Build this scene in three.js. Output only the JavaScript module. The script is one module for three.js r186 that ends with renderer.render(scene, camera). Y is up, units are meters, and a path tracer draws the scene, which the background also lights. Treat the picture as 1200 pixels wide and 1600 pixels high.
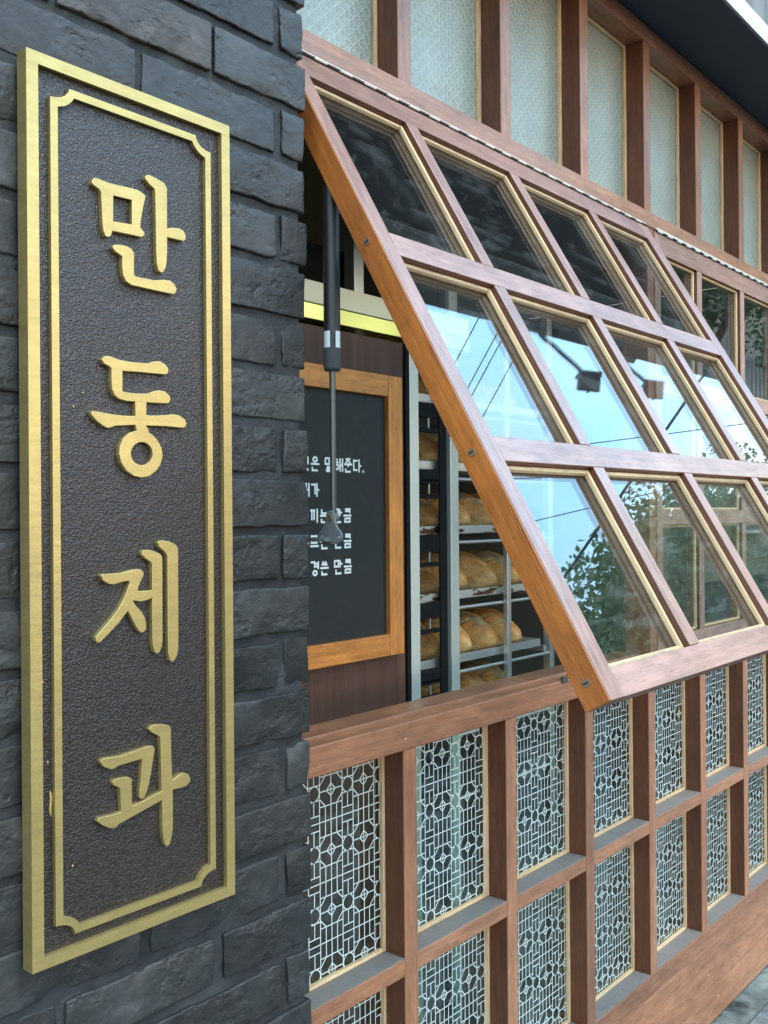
import * as THREE from 'three';
import { RoundedBoxGeometry } from 'three/addons/geometries/RoundedBoxGeometry.js';
import { mergeGeometries, mergeVertices, toCreasedNormals } from 'three/addons/utils/BufferGeometryUtils.js';
import { ImprovedNoise } from 'three/addons/math/ImprovedNoise.js';

// ---------------------------------------------------------------- camera, sky, sun, exposure
const E = 1.305;                                   // eye height above the pavement
const scene = new THREE.Scene();
const camera = new THREE.PerspectiveCamera(2 * Math.atan(800 / 1480) * 180 / Math.PI, 0.75, 0.03, 400);
camera.position.set(0, E, 0.883);
camera.rotation.order = 'YXZ';
camera.rotation.set(0.0022, -0.8548, -0.0079);
const renderer = new THREE.WebGLRenderer({ antialias: true });
renderer.toneMapping = THREE.LinearToneMapping;
renderer.toneMappingExposure = 1.42;
renderer.shadowMap.enabled = true;

const PN = new ImprovedNoise();
const n3 = (x, y, z) => PN.noise(x, y, z);
const fb3 = (x, y, z, o = 4) => { let s = 0, a = 0.5, f = 1; for (let i = 0; i < o; i++) { s += a * n3(x * f, y * f, z * f + i * 7.3); a *= 0.5; f *= 2.03; } return s; };
const clamp = (v, a = 0, b = 1) => Math.min(b, Math.max(a, v));
const mixn = (a, b, t) => a + (b - a) * t;
const sstep = (a, b, x) => { const t = clamp((x - a) / (b - a)); return t * t * (3 - 2 * t); };
function rng(seed) { let a = seed >>> 0; return () => { a = (a + 0x6D2B79F5) | 0; let t = Math.imul(a ^ (a >>> 15), 1 | a); t = (t + Math.imul(t ^ (t >>> 7), 61 | t)) ^ t; return ((t ^ (t >>> 14)) >>> 0) / 4294967296; }; }

{ // thin bright haze and soft cloud over pale blue, the same all round
  const W = 512, H = 256, d = new Float32Array(W * H * 4);
  for (let j = 0; j < H; j++) for (let i = 0; i < W; i++) {
    const el = ((j + 0.5) / H - 0.5) * Math.PI, az = ((i + 0.5) / W - 0.5) * 2 * Math.PI;
    const x = Math.cos(el) * Math.cos(az), y = Math.sin(el), z = Math.cos(el) * Math.sin(az), k = (j * W + i) * 4;
    const h = clamp(y);
    const c = sstep(0.0, 0.4, fb3(x * 1.9 + 3.1, y * 3.2, z * 1.9 + 8.2, 5) + 0.02);
    const up = sstep(0.16, 0.44, h + 0.05 * fb3(x * 3, y * 6, z * 3, 3));           // warm white haze along the horizon, blue above
    const blue = [mixn(2.7, 0.98, up), mixn(2.4, 1.95, up), mixn(2.0, 2.95, up)];
    const cloud = [2.9, 2.9, 2.85];
    for (let q = 0; q < 3; q++) d[k + q] = y < 0 ? [0.5, 0.5, 0.48][q] : mixn(blue[q], cloud[q], c * 0.22);
    d[k + 3] = 1;
  }
  const sky = new THREE.DataTexture(d, W, H, THREE.RGBAFormat, THREE.FloatType);
  sky.mapping = THREE.EquirectangularReflectionMapping; sky.magFilter = THREE.LinearFilter; sky.minFilter = THREE.LinearFilter; sky.needsUpdate = true;
  scene.background = sky; scene.environment = sky;
}
const sun = new THREE.DirectionalLight(new THREE.Color(1.0, 0.84, 0.62), 1.5);
sun.position.set(1.9, 8.2 + E, 4.2); sun.target.position.set(1.4, E, 0);
sun.castShadow = true; sun.shadow.radius = 22; sun.shadow.mapSize.set(2048, 2048);
Object.assign(sun.shadow.camera, { left: -6, right: 6, top: 6, bottom: -6, near: 0.5, far: 20 });
scene.add(sun, sun.target);

// ---------------------------------------------------------------- helpers
const used = {};
const numbered = (n) => { const k = used[n] = (used[n] ?? -1) + 1; return k ? `${n}_${String(k).padStart(3, '0')}` : n; };
const shade = (o) => { o.traverse((m) => { if (m.isMesh) { m.castShadow = true; m.receiveShadow = true; } }); return o; };
function thing(name, label, category, pos = [0, 0, 0], group) {
  const o = new THREE.Group(); o.name = numbered(name); o.position.set(...pos); scene.add(o);
  o.userData = { label, category }; if (group) o.userData.group = group; return o;
}
function part(name, geo, mat, parent, local = false) {       // geometry in world metres unless local
  if (!local && parent) { const p = new THREE.Vector3(); for (let q = parent; q; q = q.parent) p.add(q.position); geo.translate(-p.x, -p.y, -p.z); }
  const m = new THREE.Mesh(geo, mat); m.name = name; m.castShadow = m.receiveShadow = true; parent.add(m); return m;
}
function single(name, geo, mat, label, category, group, kind) {
  geo.computeBoundingBox(); const b = geo.boundingBox, c = [(b.min.x + b.max.x) / 2, b.min.y, (b.min.z + b.max.z) / 2];
  geo.translate(-c[0], -c[1], -c[2]);
  const m = new THREE.Mesh(geo, mat); m.name = numbered(name); m.position.set(...c); m.castShadow = m.receiveShadow = true; scene.add(m);
  if (kind) m.userData = { kind }; else { m.userData = { label, category }; if (group) m.userData.group = group; }
  return m;
}
const R0 = rng(77);
function boxUV(g, axis, off = true) {                        // metre-true box projection, u along the grain axis
  const p = g.attributes.position, nn = g.attributes.normal, uv = new Float32Array(p.count * 2);
  const ou = off ? R0() * 3 : 0, ov = off ? R0() * 3 : 0;
  for (let i = 0; i < p.count; i++) {
    const P = [p.getX(i), p.getY(i), p.getZ(i)], N = [Math.abs(nn.getX(i)), Math.abs(nn.getY(i)), Math.abs(nn.getZ(i))];
    const d = N[0] > N[1] && N[0] > N[2] ? 0 : N[1] > N[2] ? 1 : 2;
    let a = axis, b; if (d === axis) { a = (axis + 1) % 3; b = (axis + 2) % 3; } else b = 3 - axis - d;
    uv[2 * i] = P[a] + ou + d * 0.37; uv[2 * i + 1] = P[b] + ov + d * 0.53;
  }
  g.setAttribute('uv', new THREE.BufferAttribute(uv, 2)); return g;
}
function bx(x0, x1, y0, y1, z0, z1, r = 0.0012, axis = -1) {  // y measured from eye level
  const w = x1 - x0, h = y1 - y0, d = z1 - z0;
  const g = r > 0 ? new RoundedBoxGeometry(w, h, d, 1, Math.min(r, w / 2.01, h / 2.01, d / 2.01)) : new THREE.BoxGeometry(w, h, d);
  g.translate((x0 + x1) / 2, (y0 + y1) / 2 + E, (z0 + z1) / 2);
  if (axis < 0) axis = w >= h && w >= d ? 0 : h >= d ? 1 : 2;
  return boxUV(g, axis);
}
const flat = (list) => mergeGeometries(list.map((g) => { const q = g.index ? g.toNonIndexed() : g; for (const k of Object.keys(q.attributes)) if (!['position', 'normal', 'uv'].includes(k)) q.deleteAttribute(k); return q; }));
function tube(points, r, seg = 24, rad = 8, closed = false) { return new THREE.TubeGeometry(new THREE.CatmullRomCurve3(points.map((p) => new THREE.Vector3(p[0], p[1] + E, p[2])), closed), seg, r, rad, closed); }
function cyl(a, b, r0, r1 = r0, rad = 16) {
  const A = new THREE.Vector3(a[0], a[1] + E, a[2]), B = new THREE.Vector3(b[0], b[1] + E, b[2]), d = B.clone().sub(A);
  const g = new THREE.CylinderGeometry(r1, r0, d.length(), rad); g.translate(0, d.length() / 2, 0);
  g.applyQuaternion(new THREE.Quaternion().setFromUnitVectors(new THREE.Vector3(0, 1, 0), d.normalize())); g.translate(A.x, A.y, A.z); return g;
}

// ---------------------------------------------------------------- procedural textures
function hashN(seed) { const t = new Float32Array(65536), r = rng(seed); for (let i = 0; i < 65536; i++) t[i] = r(); return t; }
const HT = hashN(5);
function vn(x, y, px, py) {                                  // value noise that wraps after px, py cells
  const xi = Math.floor(x), yi = Math.floor(y), fx = x - xi, fy = y - yi, u = fx * fx * (3 - 2 * fx), v = fy * fy * (3 - 2 * fy);
  const m = (a, p) => ((a % p) + p) % p, H = (a, b) => HT[(m(a, px) * 197 + m(b, py) * 4409 + px * 31) & 65535];
  return mixn(mixn(H(xi, yi), H(xi + 1, yi), u), mixn(H(xi, yi + 1), H(xi + 1, yi + 1), u), v);
}
function fbw(u, v, cu, cv, o) { let s = 0, a = 0.5, t = 0; for (let i = 0; i < o; i++) { s += a * vn(u * cu, v * cv, cu, cv); t += a; a *= 0.55; cu *= 2; cv *= 2; } return s / t; }
function tex(W, H, fn, srgb, mx, my) {                       // mx, my: metres that the texture covers
  const d = new Uint8Array(W * H * 4);
  for (let j = 0; j < H; j++) for (let i = 0; i < W; i++) { const c = fn(i / W, j / H), k = (j * W + i) * 4; const q = Array.isArray(c) ? c : [c, c, c]; d[k] = clamp(q[0]) * 255; d[k + 1] = clamp(q[1]) * 255; d[k + 2] = clamp(q[2]) * 255; d[k + 3] = 255; }
  const t = new THREE.DataTexture(d, W, H, THREE.RGBAFormat); t.wrapS = t.wrapT = THREE.RepeatWrapping; t.magFilter = THREE.LinearFilter; t.minFilter = THREE.LinearMipmapLinearFilter; t.generateMipmaps = true;
  if (srgb) t.colorSpace = THREE.SRGBColorSpace; t.repeat.set(1 / mx, 1 / my); t.needsUpdate = true; return t;
}
const grain = (u, v) => { const w = fbw(u, v, 3, 5, 3) * 0.055, vv = v + w; const f = fbw(u, vv, 4, 44, 3), r = 0.5 + 0.5 * Math.sin((vv * 18 + fbw(u, v, 2, 6, 2) * 3.2) * 6.2832); return [f, r]; };
const woodMap = tex(1024, 512, (u, v) => {
  const [f, r] = grain(u, v), pore = sstep(0.6, 0.78, fbw(u, v, 56, 230, 2)), blot = fbw(u, v, 4, 3, 4);
  let k = 0.88 + 0.09 * (f - 0.5) + 0.05 * (r - 0.5) + 0.3 * (blot - 0.5) + 0.2 * (fbw(u, v + 0.3, 26, 22, 4) - 0.5) - 0.11 * pore;
  const paler = sstep(0.6, 0.78, fbw(u, v, 7, 11, 5));  // weathered lighter patches on the timber
  return [k + 0.06 * paler, k + 0.07 * paler - 0.012, k + 0.075 * paler - 0.02];
}, true, 1.0, 0.3);
const woodBump = tex(1024, 512, (u, v) => { const [f, r] = grain(u, v); return 0.5 + 0.2 * (f - 0.5) + 0.08 * (r - 0.5) - 0.35 * sstep(0.66, 0.8, fbw(u, v, 18, 200, 2)) + 0.25 * (fbw(u, v, 9, 7, 3) - 0.5); }, false, 1.0, 0.3);
const woodRough = tex(512, 256, (u, v) => 0.55 + 0.6 * (fbw(u, v, 6, 5, 4) - 0.5), false, 1.0, 0.3);
const brickMap = tex(1024, 1024, (u, v) => {
  const a = fbw(u, v, 6, 6, 5), b = fbw(u + 0.3, v, 30, 40, 4), c = fbw(u, v + 0.4, 3, 4, 4), scuff = sstep(0.62, 0.74, fbw(u, v, 16, 26, 5)) * sstep(0.45, 0.65, c);
  const k = 0.66 + 0.5 * (a - 0.5) + 0.34 * (b - 0.5); return [k + 0.22 * scuff, k + 0.23 * scuff, k + 0.235 * scuff];
}, true, 0.5, 0.5);
const brickBump = tex(1024, 1024, (u, v) => {
  const rough = sstep(0.45, 0.62, fbw(u, v, 9, 12, 3)), pit = sstep(0.66, 0.76, fbw(u, v, 50, 50, 2));
  return 0.55 + (0.3 + 0.9 * rough) * (fbw(u, v, 40, 56, 4) - 0.5) + 0.2 * (fbw(u, v, 120, 120, 2) - 0.5) + 0.3 * (fbw(u, v, 9, 12, 3) - 0.5) - 0.4 * pit * rough;
}, false, 0.5, 0.5);
const pebble = tex(1024, 1024, (u, v) => { let h = 0; const a = fbw(u, v, 96, 96, 2), b = fbw(u + 0.5, v + 0.2, 110, 110, 2); h = Math.abs(a - 0.5) * 1.6 + Math.abs(b - 0.5) * 1.4; return 1 - clamp(h * 1.9); }, false, 0.26, 0.26);
const goldMap = tex(512, 512, (u, v) => { const k = 0.92 + 0.1 * (fbw(u, v, 5, 9, 5) - 0.5) + 0.1 * (fbw(u, v, 70, 8, 3) - 0.5); return [k, k * 0.985, k * 0.95]; }, true, 0.25, 0.25);
const fine = tex(512, 512, (u, v) => fbw(u, v, 50, 50, 4), false, 0.12, 0.12);
const brushed = tex(512, 512, (u, v) => 0.4 + 0.45 * fbw(u, v, 4, 90, 3) + 0.2 * fbw(u, v, 12, 12, 4), false, 0.3, 0.3);
const frostBump = tex(1024, 1024, (u, v) => {                // pressed glass: small rosettes in a diamond lattice
  const s = 11, a = (u + v) * s, b = (u - v) * s, fa = a - Math.floor(a) - 0.5, fb = b - Math.floor(b) - 0.5, r = Math.hypot(fa, fb);
  return 0.5 + 0.28 * Math.cos(r * 15) * (1 - r) - 0.25 * sstep(0.38, 0.5, Math.max(Math.abs(fa), Math.abs(fb))) + 0.2 * (fbw(u, v, 130, 130, 2) - 0.5);
}, false, 0.24, 0.24);
const frostMap = tex(1024, 1024, (u, v) => {
  const s = 11, a = (u + v) * s, b = (u - v) * s, fa = a - Math.floor(a) - 0.5, fb = b - Math.floor(b) - 0.5, r = Math.hypot(fa, fb);
  const k = 0.8 + 0.05 * Math.cos(r * 13) * (1 - r) + 0.06 * sstep(0.36, 0.46, Math.max(Math.abs(fa), Math.abs(fb))) + 0.16 * (fbw(u, v, 100, 100, 3) - 0.5) + 0.12 * (fbw(u, v, 5, 5, 3) - 0.5); return [k, k * 1.01, k * 0.99];
}, true, 0.24, 0.24);
const grime = tex(512, 512, (u, v) => 0.997 - 0.016 * sstep(0.5, 0.75, fbw(u, v, 4, 7, 5)) - 0.02 * sstep(0.6, 0.75, fbw(u, v, 40, 6, 3)) - 0.02 * sstep(0.7, 0.8, fbw(u, v, 40, 40, 3)), false, 0.5, 0.5);
const concreteMap = tex(512, 512, (u, v) => { const k = 0.82 + 0.16 * (fbw(u, v, 5, 5, 5) - 0.5) + 0.1 * (fbw(u, v, 40, 40, 3) - 0.5); return [k, k, k * 0.99]; }, true, 2.2, 2.2);
const stoneMap = tex(1024, 1024, (u, v) => { const a = fbw(u, v, 6, 6, 5), b = fbw(u, v + 0.5, 40, 40, 3), c = sstep(0.5, 0.62, fbw(u + 0.2, v, 9, 9, 5)); const k = 0.62 + 0.5 * (a - 0.5) + 0.3 * (b - 0.5) - 0.2 * c; return [k, k * 1.01, k * 1.0]; }, true, 0.9, 0.9);
const stoneBump = tex(512, 512, (u, v) => 0.6 * fbw(u, v, 12, 12, 5) + 0.4 * fbw(u, v, 60, 60, 3), false, 0.6, 0.6);
const panelMap = tex(512, 512, (u, v) => { const k = 0.8 + 0.35 * (fbw(u, v, 2, 40, 3) - 0.5) + 0.25 * (fbw(u, v, 3, 3, 3) - 0.5); return [k, k * 0.985, k * 0.97]; }, true, 0.9, 0.5);
const crustMap = tex(512, 512, (u, v) => { const k = 0.85 + 0.35 * (fbw(u, v, 6, 6, 5) - 0.5) - 0.15 * sstep(0.6, 0.75, fbw(u, v, 40, 40, 2)); return [k, k * 0.97, k * 0.92]; }, true, 0.2, 0.2);
const rustMap = tex(512, 256, (u, v) => { const m = sstep(0.56, 0.66, fbw(u, v, 8, 5, 5)); return [mixn(0.86, 0.42, m), mixn(0.86, 0.26, m), mixn(0.84, 0.16, m)]; }, true, 0.3, 0.06);

const RW = rng(321), fr = () => M.frames[(RW() * 4) | 0], sw = () => M.sashes[(RW() * 3) | 0];
const C = (r, g, b) => new THREE.Color().setRGB(r, g, b);
const std = (o) => new THREE.MeshStandardMaterial(o), phy = (o) => new THREE.MeshPhysicalMaterial(o);
const wood = (c, o = {}) => phy({ color: c, map: woodMap, bumpMap: woodBump, bumpScale: 0.0007, roughness: 0.75, roughnessMap: woodRough, clearcoat: 0.55, clearcoatRoughness: 0.32, ...o });
const M = {
  frames: [[0.43, 0.185, 0.09], [0.39, 0.165, 0.082], [0.46, 0.21, 0.108], [0.36, 0.16, 0.085]].map((c) => wood(C(...c), { clearcoat: 0.35, clearcoatRoughness: 0.36 })),
  sashes: [[0.48, 0.265, 0.2], [0.44, 0.235, 0.175], [0.51, 0.29, 0.23]].map((c) => wood(C(...c), { clearcoat: 0.85, clearcoatRoughness: 0.34, roughness: 0.65 })),
  shadedCore: wood(C(0.15, 0.05, 0.021), { clearcoat: 0.1 }),  // unbleached varnish, with the shade of the recessed reveals put into the brown
  sashSideLit: wood(C(0.56, 0.175, 0.032), { clearcoat: 0.5 }),  // same varnish as the reveals, open light on this side put into the orange
  bead: wood(C(0.84, 0.59, 0.32), { clearcoat: 0.15, roughness: 0.9 }),
  boardFrame: wood(C(0.84, 0.31, 0.06), { clearcoat: 0.3 }),
  panel: std({ color: C(0.155, 0.07, 0.045), map: panelMap, roughness: 0.55 }),
  brick: ['slate', 'slate_a', 'slate_b', 'paler', 'paler_b'].map((n, i) => std({ color: [C(0.057, 0.059, 0.0575), C(0.046, 0.049, 0.0485), C(0.069, 0.071, 0.0685), C(0.12, 0.1, 0.084), C(0.15, 0.118, 0.09)][i], map: brickMap, bumpMap: brickBump, bumpScale: 0.0021, roughness: 0.5 })),
  mortar: std({ color: C(0.056, 0.061, 0.062), map: brickMap, bumpMap: brickBump, bumpScale: 0.0016, roughness: 0.75 }),
  gold: std({ color: C(0.58, 0.45, 0.185), map: goldMap, metalness: 0.65, roughness: 0.38, bumpMap: fine, bumpScale: 0.00012 }),
  field: phy({ color: C(0.022, 0.0155, 0.0135), roughness: 0.32, bumpMap: pebble, bumpScale: 0.00055, ior: 1.58 }),
  glass: phy({ color: C(0.95, 0.985, 0.975), roughness: 0.0, transmission: 1, transmissionMap: grime, thickness: 0, ior: 1.9 }),
  glassGreen: phy({ color: C(0.86, 0.95, 0.92), roughness: 0.0, transmission: 1, thickness: 0, ior: 1.5 }),
  frost: phy({ color: C(0.67, 0.72, 0.61), map: frostMap, bumpMap: frostBump, bumpScale: 0.001, roughness: 0.28, transmission: 0.3, thickness: 0, ior: 1.8 }),
  print: std({ color: C(0.68, 0.75, 0.72), roughness: 0.55 }),
  fleck: std({ color: C(0.72, 0.6, 0.42), roughness: 0.7 }),
  ledge: std({ color: C(0.235, 0.205, 0.195), map: goldMap, roughness: 0.7 }),
  steel: std({ color: C(0.72, 0.75, 0.74), metalness: 0.85, roughness: 0.36, roughnessMap: null, bumpMap: brushed, bumpScale: 0.0001 }),
  alu: std({ color: C(0.62, 0.68, 0.64), metalness: 0.6, roughness: 0.42, map: null, bumpMap: brushed, bumpScale: 0.00015 }),
  tray: std({ color: C(0.75, 0.75, 0.73), map: rustMap, metalness: 0.55, roughness: 0.45 }),
  black: phy({ color: C(0.009, 0.0095, 0.011), roughness: 0.7, specularIntensity: 0.3 }),
  strut: std({ color: C(0.013, 0.015, 0.016), roughness: 0.38, bumpMap: fine, bumpScale: 0.00012 }),
  strutWorn: std({ color: C(0.06, 0.066, 0.064), roughness: 0.7, bumpMap: fine, bumpScale: 0.0006 }),
  rod: std({ color: C(0.1, 0.115, 0.11), metalness: 0.8, roughness: 0.4 }),
  zinc: std({ color: C(0.16, 0.175, 0.17), metalness: 0.3, roughness: 0.6, bumpMap: fine, bumpScale: 0.0003 }),
  brass: std({ color: C(0.7, 0.52, 0.2), metalness: 0.9, roughness: 0.35 }),
  sticker: std({ color: C(0.62, 0.66, 0.64), roughness: 0.5 }),
  screw: std({ color: C(0.3, 0.24, 0.17), metalness: 0.7, roughness: 0.55 }),
  hinge: std({ color: C(0.66, 0.62, 0.54), metalness: 0.4, roughness: 0.5, bumpMap: fine, bumpScale: 0.0003 }),
  navy: std({ color: C(0.013, 0.022, 0.04), roughness: 0.6 }),
  fascia: std({ color: C(0.76, 0.8, 0.82), roughness: 0.45, metalness: 0.1 }),
  render: std({ color: C(0.42, 0.43, 0.43), map: concreteMap, roughness: 0.9 }),
  cream: phy({ color: C(0.9, 0.83, 0.58), roughness: 0.5, clearcoat: 0.8, clearcoatRoughness: 0.2 }),
  lime: std({ color: C(0.72, 0.75, 0.26), metalness: 1, roughness: 0.28 }),
  olive: std({ color: C(0.36, 0.29, 0.14), roughness: 0.8 }),
  plaster: std({ color: C(0.2, 0.19, 0.16), roughness: 0.9 }),
  floorIn: std({ color: C(0.22, 0.2, 0.18), roughness: 0.6 }),
  stone: std({ color: C(0.46, 0.48, 0.47), map: stoneMap, bumpMap: stoneBump, bumpScale: 0.003, roughness: 0.85 }),
  joint: std({ color: C(0.5, 0.54, 0.48), map: stoneMap, roughness: 0.95 }),
  asphalt: std({ color: C(0.055, 0.055, 0.057), map: stoneMap, roughness: 0.95 }),
  house: std({ color: C(0.5, 0.44, 0.33), map: concreteMap, roughness: 0.9 }),
  houseDark: std({ color: C(0.05, 0.07, 0.07), roughness: 0.4 }),
  railing: std({ color: C(0.75, 0.75, 0.72), roughness: 0.5 }),
  roof: std({ color: C(0.2, 0.09, 0.06), roughness: 0.8 }),
  bark: std({ color: C(0.11, 0.085, 0.06), roughness: 0.95 }),
  wire: std({ color: C(0.03, 0.035, 0.04), roughness: 0.7 }),
  crust: std({ color: C(1, 1, 1), map: crustMap, vertexColors: true, roughness: 0.55, bumpMap: fine, bumpScale: 0.0008 }),
};
M.leaf = [C(0.07, 0.15, 0.04), C(0.09, 0.18, 0.05), C(0.12, 0.2, 0.06)].map((c) => phy({ color: c, roughness: 0.8, transmission: 0.3, thickness: 0, side: THREE.DoubleSide }));

// ---------------------------------------------------------------- ground
{
  single('road', new THREE.PlaneGeometry(240, 240).rotateX(-Math.PI / 2).translate(0, -0.1, 0), M.asphalt, '', '', null, 'structure');
  const pav = single('pavement', bx(-6, 14, -E - 0.12, -E - 0.005, -0.09, 1.6, 0.004), M.joint, '', '', null, 'structure');
  const kerb = single('kerb', bx(-6, 14, -E - 0.12, -E + 0.004, 1.61, 1.76, 0.01), M.stone, '', '', null, 'structure');
  const r = rng(12);
  for (let i = 0; i < 15; i++) for (let j = 0; j < 4; j++) {
    const w = 0.4, x0 = -0.4 + i * w + (j % 2) * 0.17, z0 = -0.02 + j * 0.4;
    part('paving_slab', bx(x0 + 0.006, x0 + w - 0.006, -E - 0.03, -E + (r() - 0.5) * 0.006, z0 + 0.006, z0 + 0.394, 0.006), M.stone, pav);
  }
}

// ---------------------------------------------------------------- black painted brick wall
function brickGeo(x0, x1, y0, y1, zf, seed) {
  const w = x1 - x0, h = y1 - y0, d = 0.075, r = rng(seed);
  const g0 = new THREE.BoxGeometry(w, h, d, Math.max(3, Math.round(w / 0.0075)), 8, 3); g0.deleteAttribute('uv'); g0.deleteAttribute('normal');
  const rad = 0.002 + r() * 0.001, q0 = g0.attributes.position, nxs = Math.max(3, Math.round(w / 0.0075));
  const remap = (v, h2, n) => { const i = Math.round((v / h2 + 1) * n / 2); return i === 0 ? -h2 : i === n ? h2 : -h2 + rad + (i - 1) / (n - 2) * (2 * h2 - 2 * rad); };
  for (let i = 0; i < q0.count; i++) q0.setXYZ(i, remap(q0.getX(i), w / 2, nxs), remap(q0.getY(i), h / 2, 8), remap(q0.getZ(i), d / 2, 3));
  const g = mergeVertices(g0, 1e-5), p = g.attributes.position, s = r() * 50, uv = new Float32Array(p.count * 2);
  const chips = []; for (let i = 0; i < 3; i++) chips.push([(r() - 0.5) * w, (r() < 0.5 ? -0.5 : 0.5) * h + (r() - 0.5) * 0.01, 0.008 + r() * 0.02, 0.0015 + r() * 0.003]);
  const rough = r() < 0.4 ? [(r() - 0.5) * w, (r() - 0.5) * h, 0.03 + r() * 0.04] : null, tilt = [(r() - 0.5) * 0.012, (r() - 0.5) * 0.02];
  for (let i = 0; i < p.count; i++) {
    let x = p.getX(i), y = p.getY(i), z = p.getZ(i); const u = x + x0 * 1.7 + y0 * 3.1, v = y + y0 * 2.3;
    uv[2 * i] = u + z * 0.7; uv[2 * i + 1] = v + z * 0.7;
    const cx = clamp(x, -w / 2 + rad, w / 2 - rad), cy = clamp(y, -h / 2 + rad, h / 2 - rad), cz = clamp(z, -d / 2 + rad, d / 2 - rad);
    const dx = x - cx, dy = y - cy, dz = z - cz, L = Math.hypot(dx, dy, dz);
    if (L > 1e-6) { x = cx + dx / L * rad; y = cy + dy / L * rad; z = cz + dz / L * rad; }
    const e = Math.max(Math.abs(x) - w / 2 + 0.01, Math.abs(y) - h / 2 + 0.01) > 0 ? 1 : 0;
    const nz = fb3(x * 60 + s, y * 60, s, 3), nl = fb3(x * 14 + s, y * 18, s + 4, 2);
    y += (e ? 0.0026 : 0.0012) * fb3(x * 35 + s, y * 20 + 9, s, 3) * 1.6; x += 0.004 * fb3(y * 45 + s, x * 8, s + 2, 3);
    if (z > 0) {
      z += 0.0012 * nz + 0.0022 * nl + tilt[0] * x + tilt[1] * y;
      for (const c of chips) { const q = Math.hypot(x - c[0], (y - c[1]) * 1.3) / c[2]; if (q < 1) z -= c[3] * (1 - q) * (1 + nz); }
      if (rough) { const q = Math.hypot(x - rough[0], y - rough[1]) / rough[2]; if (q < 1) z += 0.006 * (1 - q * q) * fb3(x * 150, y * 150, s, 2); }
    }
    p.setXYZ(i, x, y, z);
  }
  g.setAttribute('uv', new THREE.BufferAttribute(uv, 2)); g.computeVertexNormals();
  return g.translate((x0 + x1) / 2, (y0 + y1) / 2 + E, zf - d / 2);
}
{
  const wall = thing('brick_wall', 'rough brick wall painted charcoal black behind the gold lettered sign', 'wall', [0.3, 0, -0.1]);
  const mg = new THREE.BoxGeometry(1.655, 2.45, 0.19, 120, 170, 1), mp = mg.attributes.position;
  for (let i = 0; i < mp.count; i++) if (mp.getZ(i) > 0) mp.setZ(i, mp.getZ(i) + 0.0022 * fb3(mp.getX(i) * 24, mp.getY(i) * 40, 3, 3));
  mg.computeVertexNormals(); mg.translate(-0.8 + 0.8275, -E + 1.225 + E, -0.005 - 0.095); boxUV(mg, 0);
  part('mortar', mg, M.mortar, wall);
  const r = rng(41), P = 0.0673, L = 0.2045;
  for (let k = -8; k <= 27; k++) {
    const y0 = 0.5918 - P * k, y1 = y0 + 0.0565; if (y0 < -E || y1 > 1.145) continue;
    const even = ((k % 2) + 2) % 2 === 0; let x = even ? 0.818 : 0.714, right = 0.864 + (r() - 0.5) * 0.006;
    for (let i = 0; i < 8; i++) {
      const j = 0.0052 + (r() - 0.5) * 0.004, x0 = x + j + (r() - 0.5) * 0.003, x1 = right; if (x1 < -0.75) break;
      const paler = y0 > 0.40 && x1 < 0.72 && k <= 1;  // upper left bricks get the browner, lighter tones
      const m = paler ? M.brick[3 + (r() < 0.5 ? 0 : 1)] : M.brick[(r() * 3) | 0];
      part('brick', brickGeo(Math.max(x0, -0.79), x1, y0 + (r() - 0.5) * 0.003, y1 + (r() - 0.5) * 0.003, (r() - 0.5) * 0.005 - 0.001, 900 + k * 17 + i), m, wall);
      right = x - j + (r() - 0.5) * 0.003; x -= L;
    }
  }
}

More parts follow.
